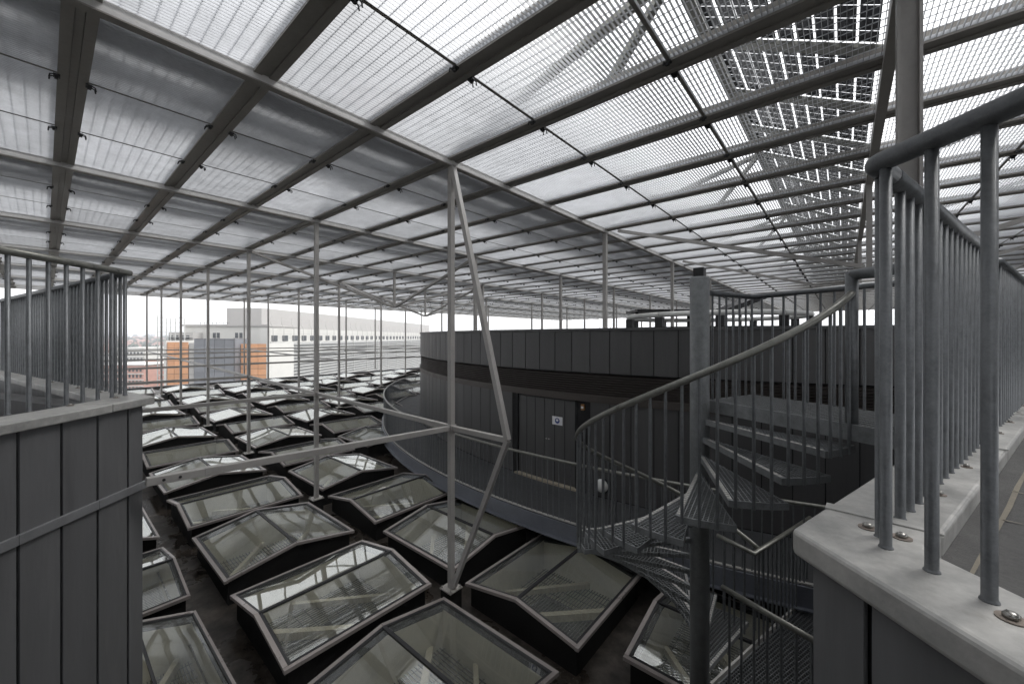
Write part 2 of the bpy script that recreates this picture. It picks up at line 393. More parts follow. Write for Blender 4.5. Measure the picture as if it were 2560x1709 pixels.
# ------------------------------------------------------------------ canopy
cn = thing('canopy', 'wide flat steel canopy of galvanised grating panels over the whole roof', 'canopy', (0, 0, HC))
ZG = HC+.045
for x in AX:                                         # rails along Y
    m = MB(); y0, y1 = BY[0]-.6, BY[-1]+.6
    m.box(x-.04, x+.04, y0, y1, HC-.03, HC+.13)
    o = part('main_rail', m, M['rail_lit'], cn)
    part('rail_flange', MB().box(x-.041, x+.041, y0, y1, HC-.042, HC-.03), M['beam'], None).parent = o  # its darker colour carries the shade of the rail's underside
for y in BY:
    m = MB(); x0, x1 = AX[-1]-.1, AX[0]+.1
    for s in (-1, 1): m.box(x0, x1, y+s*.062-.034, y+s*.062+.034, HC+.024, HC+.12)
    m.box(x0, x1, y-.026, y+.026, HC+.036, HC+.11)
    part('cross_beam', m, M['beam'], cn)
JX = []
for a, b in zip(AX, AX[1:]):
    n = 3 if a-b > 3 else 1
    for q in range(n):
        JX.append((a-(a-b)*q/n, a-(a-b)*(q+1)/n))
        if q:
            x = a-(a-b)*q/n; m = MB()
            m.box(x-.012, x+.012, BY[0], BY[-1], HC+.045, HC+.078)
            part('joint_bar', m, M['beam'], cn)
PW, PL = 1.33, .94
m = MB(); nb = int(PW/.0343)
for i in range(nb+1):
    x = -PW/2+PW*i/nb; m.box(x-.0016, x+.0016, -PL/2, PL/2, 0, .03)
for i in range(1, 10):
    y = -PL/2+PL*i/10; m.bar((-PW/2,y,.026),(PW/2,y,.026), .005, .006, ends=False)
for s in (-1, 1): m.box(-PW/2, PW/2, s*PL/2-.0025, s*PL/2+.0025, -.001, .031)
GRM = m.mesh('grating_panel', M['grate'])
cells = []
for a, b in JX:
    for y0, y1 in zip(BY, BY[1:]):
        cx, cy = (a+b)/2, (y0+y1)/2
        v = inview(cx, cy, HC) or inview(cx, cy+.6, HC) or inview(cx-.7, cy, HC)
        cells.append((0 if v else 1, hypot(cx, cy), cx, cy, abs(a-b)-.034))
cells.sort(); far = MB()
for i, (_, dd, cx, cy, wd) in enumerate(cells):
    if i < 290: put('grating_panel', GRM, cn, (cx, cy, .045), scale=(wd/PW, 1, 1))
    else:
        n = int(wd/.0343)
        for q in range(n+1):
            x = cx-wd/2+wd*q/n
            far.add([(x,cy-PL/2,ZG),(x,cy+PL/2,ZG),(x,cy+PL/2,ZG+.03),(x,cy-PL/2,ZG+.03)], [(0,1,2,3)])
        for q in range(0, 11):
            y = cy-PL/2+PL*q/10
            far.add([(cx-wd/2,y-.003,ZG+.024),(cx+wd/2,y-.003,ZG+.024),(cx+wd/2,y+.003,ZG+.024),(cx-wd/2,y+.003,ZG+.024)], [(0,1,2,3)])
o = part('grating_panel', far, M['grate'], cn); o['kind'] = 'stuff'
# clips holding the panels to the beams
m = MB(); m.box(-.03,.03,-.012,.03,-.012,.004); m.tube([(-.022,.02,0),(-.022,.05,-.012),(-.022,.055,-.045)], .006, 5); m.tube([(.022,.02,0),(.022,.05,-.012),(.022,.055,-.045)], .006, 5)
m.box(-.016,.016,.0,.024,-.03,-.012)
CLM = m.mesh('clip', M['gasket'])
cl = []
for a, b in JX:
    for y in BY:
        for s in (-1, 1):
            if inview(a, y, HC): cl.append((hypot(a, y), a, y, s))
cl.sort(); far = MB()
for i, (dd, x, y, s) in enumerate(cl):
    if i < 280: put('clip', CLM, cn, (x, y+s*.09, .018), (0,0,0 if s > 0 else pi))
    else: far.box(x-.03, x+.03, y+s*.11-.03, y+s*.11+.03, HC-.025, HC+.012)
o = part('clip', far, M['gasket'], cn); o['kind'] = 'stuff'

# ------------------------------------------------------------------ solar arrays above the canopy
ZP0, SLP, PVL = HC+.14, RAD(28), 1.62
cw, ch = .142, .161
def cells_mesh(mb, ox=0, oy=0, T=None):
    for i in range(9):
        for j in range(6):
            x = .08+i*.166; y = -.5+.012+j*.168
            vs = [(x,y,0),(x+cw,y,0),(x+cw,y+ch,0),(x,y+ch,0)]
            if T: vs = [T(v) for v in vs]
            mb.add(vs, [(0,1,2,3)])
mb = MB(); cells_mesh(mb); MODM = mb.mesh('solar_module', M['cell'])
for bi, (a, b) in enumerate(zip(AX, AX[1:])):
    if a-b < 3: continue
    near = a > -1
    lab = ['row of dark solar modules above the outermost canopy bay', 'row of dark solar modules with bright slots, above the canopy bay past the handrail',
           'row of solar modules above the canopy bay over the bitumen terrace',
           'tilted row of dark slotted solar modules seen through the grating above the tall post'][bi] if bi < 4 else 'tilted row of solar modules hidden above the opaque canopy grating'
    t = thing('solar_array', lab, 'solar panels', (a, 0, ZP0), 0, 'solar rows above the opaque canopy bays' if bi > 3 else None)
    T0 = lambda v, y: (a-v[0]*cos(SLP), y+v[1], ZP0+v[0]*sin(SLP)+v[2])
    bank = MB()
    for y0, y1 in zip(BY, BY[1:]):
        yc = (y0+y1)/2
        if near: put('solar_module', MODM, t, (0, yc, 0), (0, -SLP, pi))
        else:
            for i in range(3):
                for j in range(1):
                    bank.add([T0(v, yc) for v in ((.08+i*.5,-.5,0),(.51+i*.5,-.5,0),(.51+i*.5,.5,0),(.08+i*.5,.5,0))], [(0,1,2,3)])
    if not near:
        o = part('solar_module', bank, M['cell'], t); o['kind'] = 'stuff'
    m = MB()
    for y in BY: m.bar(T0((0,0,-.03), y), T0((PVL,0,-.03), y), .14, .035, up=(0,0,1))
    if near:
        for y in BY: part('rib', MB().bar(T0((0,0,-.03), y), T0((PVL,0,-.03), y), .14, .035), M['galvw'], t)
    else:
        o = part('rib', m, M['galvw'], t); o['kind'] = 'stuff'
    for v, s in ((0, .06), (PVL, .1)):
        part('purlin', MB().bar(T0((v,0,-.02), BY[0]), T0((v,0,-.02), BY[-1]), s, .1), M['galvw'], t)
    for k in range(-1, 9):
        y = 3.56+4.52*k
        tip = T0((PVL,0,-.05), y)
        part('prop', MB().bar((a-2.06, y, HC+.12), tip, .09, .05), M['galvw'], t)
        part('prop', MB().bar((b+.1, y, HC+.14), tip, .11, .05), M['galvw'], t)

# ------------------------------------------------------------------ posts, ties, hanging struts
def base_parts(t, x, y, z, plinth=True):
    bpl = part('base_plate', MB().box(x-.11, x+.11, y-.11, y+.11, z, z+.016), M['plate'], t)
    for sx in (-1, 1):
        for sy in (-1, 1): part('bolt', MB().lathe([(.012,z+.016),(.012,z+.035),(.007,z+.036),(.007,z+.05)], 6, (x+sx*.085, y+sy*.085, 0)), M['bolt'], None).parent = bpl
    if plinth: part('plinth', MB().box(x-.10, x+.10, y-.10, y+.10, roofz(x)+.001, z), M['curb'], t)
# the braced mast
x, y = -4.09, 3.57; z = rim(x)
mast = thing('braced_mast', 'tall square steel mast with a triangular side brace among the skylights', 'mast', (x, y, z))
part('shaft', MB().box(x-.036, x+.036, y-.036, y+.036, z+.016, HC-.042), M['steel'], mast, .004)
ap = (-3.08, 3.575, -1.235)
part('brace', MB().bar((x+.03, y, HC-.03), ap, .064, .07, up=(0,1,0)), M['steel'], mast, .004)
part('brace', MB().bar(ap, (x+.045, y, z+.03), .06, .06, up=(0,1,0)), M['steel'], mast, .004)
part('spreader', MB().bar((x+.036, y, -1.235), (ap[0]-.02, ap[1], -1.235), .062, .062), M['steel'], mast, .004)
part('node_plate', MB().box(x-.05, x+.05, y-.05, y+.05, -1.28, -1.19), M['steel'], mast, .003)
base_parts(mast, x, y, z)
# the big post past the handrail
t = thing('canopy_post', 'broad grey H-section post rising to the canopy behind the near handrail', 'post', (.32, 3.56, -3.9))
m = MB()
for s in (-1, 1): m.box(.32+s*.05-.008, .32+s*.05+.008, 3.5, 3.62, -3.9, 3.8)
m.box(.278, .362, 3.553, 3.567, -3.9, 3.8); part('shaft', m, M['steel'], t)
part('base_plate', MB().box(.2, .44, 3.44, 3.68, -3.92, -3.9), M['plate'], t)
kings = []
for kx, x in enumerate(AX[3:-1]):
    for r in range(0, 10):
        y = 3.56+4.52*r
        if kx == 0 and r == 0 or kx == 1 and r == 0: continue
        if x > -1: 
            if r == 1: kings.append((x, y)); continue
            if r == 2: kings.append((x, y)); continue
        dd = ddist(x, y)
        if 13.9 < dd < 15.6: kings.append((x, y)); continue
        if dd < 13.9:
            z = .17; lab, g = 'slim grey canopy post standing on the flat top of the round building', 'canopy posts on the round building'
        else:
            if y > 21.9 or x < -29.2: continue
            z = rim(x); lab, g = 'slim square grey canopy post standing between the skylights', 'canopy posts between the skylights'
            if r == 0: lab, g = '%s slim grey post behind the braced mast, joined to it by tie tubes' % ('zeroth first second third fourth fifth sixth seventh'.split()[kx-1]), None
        t = thing('canopy_post', lab, 'post', (x, y, z), 0, g)
        wd = .036 if z < 0 else .042
        part('shaft', MB().box(x-wd, x+wd, y-wd, y+wd, z+.016, HC-.042), M['steel'], t)
        if hypot(x, y) < 22: base_parts(t, x, y, z, z < 0)
        else: part('base_plate', MB().box(x-.11, x+.11, y-.11, y+.11, z, z+.016), M['plate'], t)
for x, y in kings:
    if y > 31: continue
    lab, g = 'hanging stub post with four sloping tubes forming an upturned pyramid below the canopy', 'hanging struts under the canopy'
    if x > -1: lab = 'hanging strut whose long sloping tube reaches down behind the spiral stair landing'
    t = thing('hanging_strut', lab, 'strut', (x, y, 1.06), 0, g if x < -1 else 'hanging struts past the stair landing')
    part('stub_post', MB().box(x-.035, x+.035, y-.035, y+.035, 1.05, HC-.042), M['steel'], t)
    for dx, dy in ((-4.12,0),(4.2,0),(0,4.52),(0,-4.52)):
        if x > -1 and dx == 0: continue
        part('sloping_tube', MB().bar((x+dx*.012, y+dy*.012, 1.07), (x+dx*.985, y+dy*.985, HC-.035), .085, .06), M['steel'], t)
def tietube(a, b, lab, g='horizontal tie tubes between the canopy posts'):
    t = thing('tie_tube', lab, 'tube', a, 0, g)
    part('tube', MB().bar(a, b, .062, .062), M['steel'], t, .004)
    d = (Vector(b)-Vector(a)).normalized()
    if 'wall' in lab:
        q = Vector(a)+d*.42; part('sleeve', MB().bar(q-d*.06, q+d*.06, .068, .068), M['steel'], t, .003)
        for s in (.10, .2):
            q = Vector(a)+d*s; part('bolt', MB().tube([q+Vector((.028,0,0)), q+Vector((.036,0,0))], .011, 8), M['gasket'], t)
tietube((-4.09, .50, -1.11), (-4.09, 3.52, -1.235), 'bolted horizontal tube from the braced mast to the clad wall', None)
for k in range(1, 7):
    x = AX[4+k]
    ye = [0, 3.53, 3.53, 12.57, 21.6, 21.6, 21.6][k]
    tietube((x, -1.5, tie(x)+.05), (x, ye, tie(x)), 'lengthwise horizontal tie tube crossing the %s post behind the braced mast' % 'zeroth first second third fourth fifth sixth'.split()[k], None)
for k in range(0, 6):
    a, b = AX[4+k], AX[5+k]
    tietube((a-.036, 3.57, tie(a)), (b+.036, 3.57, tie(b)), '%s span of the tie tube line running back from the braced mast' % 'first second third fourth fifth sixth'.split()[k], None)
for r, k0 in ((1, 3), (2, 4), (3, 4)):
    y = 3.56+4.52*r
    for k in range(k0, 6):
        a, b = AX[4+k], AX[5+k]
        tietube((a-.036, y, tie(a)), (b+.036, y, tie(b)), 'thin far tie tube between the canopy posts beside the round building', 'far tie tubes')

# ------------------------------------------------------------------ rotunda (round building)
rt = thing('rotunda', 'low round building clad in dark zinc panels with a louvred band', 'building', (DC[0], DC[1], DECK))
c0 = (DC[0], DC[1])
ZT, ZF, ZB1, ZB0 = .165, -.68, -1.11, -1.24
A0, A1 = RAD(-215), RAD(35)
part('core_wall', MB().ring(c0, DR-.35, DR-.012, ZF, ZT-.05, 0, 2*pi, 240, False), M['slit'], rt)
part('core_wall', MB().ring(c0, DR-.35, DR-.14, ZB0, ZF, 0, 2*pi, 160, False), M['slit'], rt)
m = MB(); n = 120; m.add([(c0[0]+(DR-.1)*cos(2*pi*i/n), c0[1]+(DR-.1)*sin(2*pi*i/n), ZT-.03) for i in range(n)], [tuple(range(n))])
part('flat_top', m, M['asphalt'], rt)
part('coping', MB().ring(c0, DR-.25, DR+.035, ZT-.045, ZT, A0, A1, 220), M['cladd'], rt)
st = RAD(1.62); hw = st/2-.008/DR
def panel(z0, z1, r=DR):
    m = MB(); m.ring((0,0), r-.003, r+.005, z0, z1, -hw, hw, 2); return m
UPM = panel(ZF, ZT-.05).mesh('cladding_panel', M['cladd']); LWM = panel(DECK+.01, ZB0-.004).mesh('cladding_panel', M['cladd'])
def ang(x): return -pi/2+math.asin((x-DC[0])/DR)
dA0, dA1 = ang(-5.56), ang(-4.0)
part('core_wall', MB().ring(c0, DR-.35, DR-.012, -4.2, ZB0, dA1+.0001, dA0-.0001+2*pi, 240), M['slit'], rt)
part('core_wall', MB().ring(c0, DR-.35, DR-.12, -4.2, ZB0, dA0, dA1, 6), M['slit'], rt)
a = RAD(-205)
while a < RAD(-20):
    put('cladding_panel', UPM, rt, (0, 0, -DECK), (0, 0, a))
    if not (dA0-hw < a < dA1+hw): put('cladding_panel', LWM, rt, (0, 0, -DECK), (0, 0, a))
    a += st
ns = 9
for i in range(ns):
    z = ZF-.03-(ZF-ZB1-.03)*i/ns; m = MB(); vs = []; n = 150
    for q in range(n+1):
        b = A0+(A1-A0)*q/n
        for r, zz in ((DR-.10, z), (DR-.012, z-.034), (DR-.012, z-.044), (DR-.10, z-.01)): vs.append((c0[0]+r*cos(b), c0[1]+r*sin(b), zz))
    fs = [(q*4+j, q*4+(j+1)%4, (q+1)*4+(j+1)%4, (q+1)*4+j) for q in range(n) for j in range(4)]
    m.add(vs, fs); part('louvre_slat', m, M['brown'], rt)
part('band', MB().ring(c0, DR-.1, DR+.03, ZB0, ZB1, A0, A1, 220), M['brown'], rt)
# door: recessed double door
def arcbox(a0, a1, r0, r1, z0, z1, n=4): return MB().ring(c0, r0, r1, z0, z1, a0, a1, n)
dm = (dA0+dA1)/2
for i in range(2):
    b0, b1 = (dA0+.003, dm-.0004) if i == 0 else (dm+.0004, dA1-.002)
    dl = part('door', arcbox(b0, b1, DR-.08, DR-.03, DECK+.04, ZB0-.03), M['cladd'], rt)
    for q in (.33, .66):
        bb = b0+(b1-b0)*q; part('groove', arcbox(bb-.0005, bb+.0005, DR-.05, DR-.0285, DECK+.05, ZB0-.04, 1), M['slit'], None).parent = dl
    if i: 
        hb = b0+.004; p = Vector((c0[0]+(DR-.02)*cos(hb), c0[1]+(DR-.02)*sin(hb), -2.1))
        o = part('handle', MB().tube([p+Vector((0,.03,0)), p+Vector((0,-.03,0)), p+Vector((.10,-.032,0))], .011, 8), M['bolt'], None); o.parent = dl
for b in (dA0, dA1-.002): part('door_jamb', arcbox(b, b+.003, DR-.12, DR+.004, DECK+.02, ZB0-.004, 1), M['slit'], rt)
part('threshold', arcbox(dA0, dA1+.003, DR-.12, DR+.07, DECK, DECK+.035), M['concr'], rt)
# sign, lamps on the wall
def onwall(x, z, off): 
    b = ang(x); return Vector((c0[0]+(DR+off)*cos(b), c0[1]+(DR+off)*sin(b), z)), b+pi/2
p, ra = onwall(-4.46, -1.705, -.032)
sg = thing('safety_sign', 'small white sign with a blue round symbol on the dark door', 'sign', p, ra)
put('plate', MB().box(-.125,.125,-.004,.004,-.085,.085).mesh('plate', M['signw']), sg)
m = MB(); m.lathe([(.055,0),(.055,.004)], 28); put('blue_disc', m.mesh('blue_disc', M['signb']), sg, (0,-.004,0), (pi/2,0,0))
m = MB(); m.lathe([(.027,0),(.027,.002)], 20); m.box(-.034,.034,-.008,.0,0,.002); put('white_mark', m.mesh('white_mark', M['signw']), sg, (0,-.008,.012), (pi/2,0,0))
p, ra = onwall(-3.84, -1.35, .02)
lp = thing('emergency_light', 'small amber lamp on the dark wall beside the door', 'lamp', p, ra)
put('body', MB().box(-.032,.032,-.03,.02,-.055,.055).mesh('body', M['orangel']), lp)
put('lens', MB().box(-.024,.024,-.042,-.03,-.022,.018).mesh('lens', M['signw']), lp)
p, ra = onwall(-3.44, -2.76, .008)
lp = thing('wall_lamp', 'round white bulkhead lamp low on the dark wall behind the spiral stair', 'lamp', p, ra)
m = MB(); m.lathe([(.15,0),(.15,.03),(.13,.05)], 28); put('housing', m.mesh('housing', M['gasket']), lp, (0,0,0), (pi/2,0,0))
m = MB(); m.lathe([(.125,.04),(.12,.07),(.095,.10),(.05,.118),(.01,.122)], 28); put('dome', m.mesh('dome', M['white']), lp, (0,0,0), (pi/2,0,0))

# equipment on the rotunda roof
rc = Vector((-3.1, 13.2, .14)); rr = 2.45
mr = thing('maintenance_rail', 'white pipe rail ring on black feet on the round building roof', 'rail', rc)
for r, z in ((rr, .47),):
    for i in range(10):
        b0 = 2*pi*i/10; pts = [rc+Vector((r*cos(b0+2*pi/10*(q/6)*.985), r*sin(b0+2*pi/10*(q/6)*.985), z)) for q in range(7)]
        part('pipe', MB().tube(pts, .07, 12), M['white'], mr)
        q = rc+Vector((r*cos(b0), r*sin(b0), 0))
        part('foot', MB().box(q.x-.1, q.x+.1, q.y-.1, q.y+.1, rc.z, rc.z+.40), M['gasket'], mr)
part('pad', MB().ring((rc.x, rc.y), rr-.7, rr+.6, rc.z, rc.z+.12, 0, 2*pi, 48, False), M['curb'], mr)
q = W(7.5, 14.5, .14)
hb = thing('roof_hatch', 'black raised roof hatch with a tilted flap behind the white pipe rail', 'hatch', q, YAW)
for lx in (-2.9, -1.0, .9): put('leg', MB().box(lx-.04, lx+.04, -.04, .04, 0, .75).mesh('leg', M['curb']), hb)
put('flap', MB().bar((0.15,0,.78), (1.55,0,1.32), 1.1, .16).mesh('flap', M['gasket']), hb)
put('lid', MB().box(-3.1, 1.3, -.7, .7, .75, .83).mesh('lid', M['gasket']), hb)

# ------------------------------------------------------------------ curved walkway
wk = thing('curved_walkway', 'curved metal walkway with balustrade wrapping round the dark round building', 'walkway', (DC[0], DC[1], DECK))
wa0, wa1 = RAD(-212), RAD(-62)
part('deck', MB().ring(c0, DR+.012, WR, DECK-.04, DECK, wa0, wa1, 130), M['deckd'], wk)
part('edge_beam', MB().ring(c0, WR, WR+.03, DECK-.24, DECK+.02, wa0, wa1, 130), M['edge'], wk)
part('edge_flange', MB().ring(c0, WR+.03, WR+.09, DECK-.24, DECK-.222, wa0, wa1, 130), M['edge'], wk)
part('kick_strip', MB().ring(c0, WR-.06, WR-.01, DECK+.03, DECK+.045, wa0, wa1, 130), M['kick'], wk)
pts = [(c0[0]+(WR-.035)*cos(b), c0[1]+(WR-.035)*sin(b), DECK+.985) for b in [wa0+(wa1-wa0)*i/120 for i in range(121)]]
part('handrail', MB().tube(pts, .024, 10), M['galvw'], wk)
BALM = MB().tube([(0,0,0),(0,0,1)], .008, 8, False).mesh('baluster', M['galv'])
nbal = int((wa1-wa0)*WR/.108); bl = []
for i in range(nbal):
    b = wa0+(wa1-wa0)*(i+.5)/nbal; bl.append((hypot(c0[0]+WR*cos(b), c0[1]+WR*sin(b)), b))
bl.sort(); far = MB()
for i, (dd, b) in enumerate(bl):
    p = Vector(((WR-.035)*cos(b), (WR-.035)*sin(b), -.02))
    if i < 290: put('baluster', BALM, wk, p, scale=(1,1,1.0))
    else: q = p+Vector((c0[0], c0[1], DECK)); far.tube([q, q+Vector((0,0,1))], .008, 5, False)
if far.v: o = part('baluster', far, M['galv'], wk); o['kind'] = 'stuff'

# ------------------------------------------------------------------ spiral stair
SZC, SUC = 3.63, 1749.0
scx = (SUC-1280)/984*SZC; S0 = W(scx, SZC)
SR, RISE, Z1, TH0, DTH = 1.108, .1588, -.748, -1.272, -.2884
def spol(r, th, z): return W(scx+r*cos(th), SZC+r*sin(th), z)    # th in the eye-aligned frame
stair = thing('spiral_staircase', 'galvanised steel spiral staircase winding down beside the near parapet', 'staircase', (S0.x, S0.y, roofz(S0.x)))
part('column', MB().lathe([(.083, roofz(S0.x)),(.083,.535),(.078,.55)], 32, (S0.x, S0.y, 0)), M['galvs'], stair)
part('column_cap', MB().box(S0.x-.045, S0.x+.045, S0.y-.045, S0.y+.045,   .55, .635), M['gasket'], stair, .004)
NT = 16
def tread_mesh():
    """wedge from angle 0 (nosing) to dth (rear), local frame about the column, z=0 top"""
    d = {}; dth = abs(DTH)+.03; r0, r1 = .085, SR
    m = MB()
    m.bar((r0,0,-.02),(r1,0,-.02), .03, .045)                                  # nosing channel
    m.bar((r0,.0,-.02),(r1*cos(dth),r1*sin(dth),-.02), .006, .04)
    n = 5; pts = [(r1*cos(dth*i/n), r1*sin(dth*i/n), -.02) for i in range(n+1)]
    for a, b in zip(pts, pts[1:]): m.bar(a, b, .008, .045)
    d['tread'] = m.mesh('tread', M['galvs'])
    g = MB(); s = .03; k = 1
    while k*s < r1:
        x = k*s; y1 = min(x*math.tan(dth), math.sqrt(max(0, r1*r1-x*x)))
        if y1 > .03: g.bar((x,.012,-.012),(x,y1,-.012), .004, .022, ends=False)
        k += 1
    k = 1
    while k*s < r1*sin(dth):
        y = k*s; x0 = y/math.tan(dth); x1 = math.sqrt(r1*r1-y*y)
        if x1-x0 > .03: g.bar((max(x0,r0),y,-.012),(x1,y,-.012), .004, .022, ends=False)
        k += 1
    d['tread_grating'] = g.mesh('tread_grating', M['galvs'])
    q = MB()
    for i in range(24):
        x = .16+i*.039
        if x < r1-.03: q.box(x, x+.026, -.012, .012, .003, .0055)
    d['nosing'] = q.mesh('nosing', M['kick'])
    return d
TM = tread_mesh()
for i in range(NT):
    th = TH0+DTH*i                                    # nosing angle in eye frame
    o = put('tread', TM['tread'], stair, S0+Vector((0,0,Z1-RISE*i))-Vector(stair.location), (0,0,YAW+th))
    put('tread_grating', TM['tread_grating'], o); put('nosing', TM['nosing'], o)
BM16 = MB().tube([(0,0,0),(0,0,1)], .0105, 10, False).mesh('baluster', M['galv'])
def railz(th): return Z1-RISE*(th-TH0)/DTH + .985
nb = NT*3
for i in range(nb+1):
    th = TH0-DTH*.75+DTH*(i/3); k = int(math.floor((th-TH0)/DTH+1)); k = max(0, min(NT-1, k))
    z0 = Z1-RISE*k-.045; z1 = railz(th+DTH*.5)-.01
    p = spol(SR+.004, th, z0); put('baluster', BM16, stair, p-Vector(stair.location), scale=(1,1,z1-z0))
pts = [spol(SR+.004, TH0-DTH*.95+DTH*q/6, railz(TH0-DTH*.95+DTH*q/6+DTH*.5)) for q in range(0, (NT)*6+3)]
part('handrail', MB().tube(pts, .024, 14), M['galvw'], stair)
# landing
LA, LB, LC, LD = (1.84,3.70), (2.46,4.03), (3.10,2.60), (2.45,2.30)
LZ = Z1+RISE
lnd = [W(*q) for q in (LA, LB, LC, LD)]
def frame_poly(poly, z, w=.012, dpt=.11):
    m = MB()
    for a, b in zip(poly, poly[1:]+poly[:1]): m.bar((a[0],a[1],z-dpt/2),(b[0],b[1],z-dpt/2), w, dpt)
    return m
def grate_quad(A, B, C, D, z, s, w=.004):          # bars from AB to DC and across
    m = MB(); A, B, C, D = [Vector((p[0], p[1], z)) for p in (A, B, C, D)]
    n = max(2, int(max((B-A).length, (C-D).length)/s)); k = max(2, int(max((D-A).length, (C-B).length)/s))
    for i in range(1, n): m.bar(A.lerp(B, i/n), D.lerp(C, i/n), w, .025, ends=False)
    for i in range(1, k): m.bar(A.lerp(D, i/k), B.lerp(C, i/k), w, .025, ends=False)
    return m
o = part('landing_frame', frame_poly([tuple(p) for p in lnd], LZ), M['galvs'], stair)
o = part('landing_grating', grate_quad(*lnd, LZ-.014, .032), M['galvs'], stair)
def straight_rail(t, a, b, z0, h, first=.0, s=.105, r=.0105, rr=.024, mesh=None, ends=True, rail=True, matr='galv'):
    a = Vector(a); b = Vector(b); L = (b-a).length; n = int(L/s); d = (b-a).normalized()
    mesh = mesh or BM16
    for i in range(n+1):
        q = a+d*(first+i*s)
        if first+i*s > L: break
        put('baluster', mesh, t, Vector((q.x, q.y, z0))-Vector(t.location), scale=(1,1,h))
    if rail: part('handrail', MB().tube([(a.x,a.y,z0+h),(b.x,b.y,z0+h)], rr, 16), M[matr], t)
straight_rail(stair, W(1.90,3.73), lnd[1], LZ-.1, 1.1, rail=False); straight_rail(stair, lnd[1], W(3.06,2.66), LZ-.1, 1.1, .1, rail=False)
zz = LZ+1.0
part('handrail', MB().tube([W(1.86,3.69,zz), (lnd[1].x, lnd[1].y, zz), W(3.09,2.60,zz)], .026, 16), M['galv'], stair)
nw = W(2.33, 2.70)
part('newel', MB().lathe([(.036,LZ-.1),(.036,.44)], 20, (nw.x, nw.y, 0)), M['galv'], stair)
part('handrail', MB().tube([(nw.x,nw.y,.425), W(2.45,2.32,.425)], .036, 16), M['galv'], stair)
# foot platform
PZ = -3.27
pf = thing('stair_platform', 'mesh platform with railings at the foot of the spiral stair', 'platform', W(2.9, 3.6, PZ))
P0, P1, P2, P3 = W(1.86,3.66), W(3.75,4.95), W(4.6,3.7), W(2.35,2.85)
part('platform_frame', frame_poly([tuple(p) for p in (P0,P1,P2,P3)], PZ, .02, .14), M['galv'], pf)
part('platform_grating', grate_quad(P0, P1, P2, P3, PZ-.014, .04, .005), M['galv'], pf)
part('platform_grating', grate_quad(P0, P3, P2, P1, PZ-.05, .30, .03), M['galv'], pf)
e = (P1-P0).normalized(); nrm = Vector((-e.y, e.x, 0))*.012
part('kick_strip', MB().bar(P0+nrm+Vector((0,0,PZ+.02)), P1+nrm+Vector((0,0,PZ+.02)), .02, .05), M['kick'], pf)
ra = P0+(P1-P0)*.36
straight_rail(pf, ra+e*.1, P1, PZ-.02, 1.0, 0, rr=.024, rail=False); 
bk = W(2.32, 4.45)
part('handrail', MB().tube([(bk.x,bk.y,PZ+1.03), (ra.x,ra.y,PZ+1.0), (P1.x,P1.y,PZ+1.0)], .024, 14), M['galvw'], pf)
straight_rail(pf, ra, bk, PZ+.1, .92, .1, rail=False)
straight_rail(pf, P0+(P3-P0)*.12, P3, PZ-.02, 1.0, .05, rail=False)
part('handrail', MB().tube([P0+(P3-P0)*.10+Vector((0,0,PZ+1.0)), P3+Vector((0,0,PZ+.98))], .024, 14), M['galvw'], pf)
for fx, fy in ((.3,.3),(.8,.2),(.75,.8),(.3,.8)):
    q = P0+(P1-P0)*fx+(P3-P0)*fy; part('leg', MB().box(q.x-.03, q.x+.03, q.y-.03, q.y+.03, roofz(q.x), PZ-.08), M['galv'], pf)

# ------------------------------------------------------------------ near parapet (right of the view) with terrace
def hexbolt(t, x, y, z, s=1.0):
    ws = part('washer', MB().lathe([(.022*s,z),(.022*s,z+.003)], 18, (x, y, 0)), M['rust'], t)
    part('bolt', MB().lathe([(.0125*s,z+.003),(.0125*s,z+.011),(.009*s,z+.014),(.004*s,z+.0155)], 6, (x, y, 0)), M['bolt'], None).parent = ws
CZ = -.549
q_ = Vector((.272, .962, 0)).normalized(); n_ = Vector((q_.y, -q_.x, 0)); p_ = Vector((.7071, -.7071, 0)); n2_ = Vector((.7071, .7071, 0))
def isect(n2v, nv):        # point with n2_.x = n2v and n_.x = nv
    det = n2_.x*n_.y-n2_.y*n_.x
    return Vector(((n2v*n_.y-n2_.y*nv)/det, (n2_.x*nv-n2v*n_.x)/det, 0))
pw = thing('parapet_wall', 'dark clad parapet wall with pale zinc coping under the big handrail', 'wall', (0.1, 1.3, -4.0))
E1 = isect(.900, -.487); FL = isect(1.114, -.487); FR = isect(1.286, -.235); I1 = isect(1.155, -.235)
cap = [E1, FL, FR, I1, I1+p_*5.9, E1+p_*6.05]
part('coping', MB().prism([(v.x, v.y) for v in cap], CZ-.075, CZ), M['cap'], pw, .014)
far0, far1 = FL+q_*.004, FR+q_*.004
fcap = []
for i, (s0, s1) in enumerate(((0, 1.50), (1.506, 3.0), (3.006, 4.6), (4.606, 9))):
    pl = [far0+q_*s0, far0+q_*s1, far1+q_*s1, far1+q_*s0]
    part('coping', MB().prism([(v.x, v.y) for v in pl], CZ-.072-.001*(i%2), CZ-.002), M['cap'], pw, .012)
    if i: 
        a = far0+q_*(s0-.03); b = far1+q_*(s0-.03)
        part('cover_strip', MB().bar((a.x,a.y,CZ+.001), (b.x,b.y,CZ+.001), .055, .005), M['cap'], pw)
a = far0+q_*.01; b = far1+q_*.01
part('cover_strip', MB().bar((a.x,a.y,CZ+.0015), (b.x,b.y,CZ+.0015), .05, .006), M['cap'], pw)
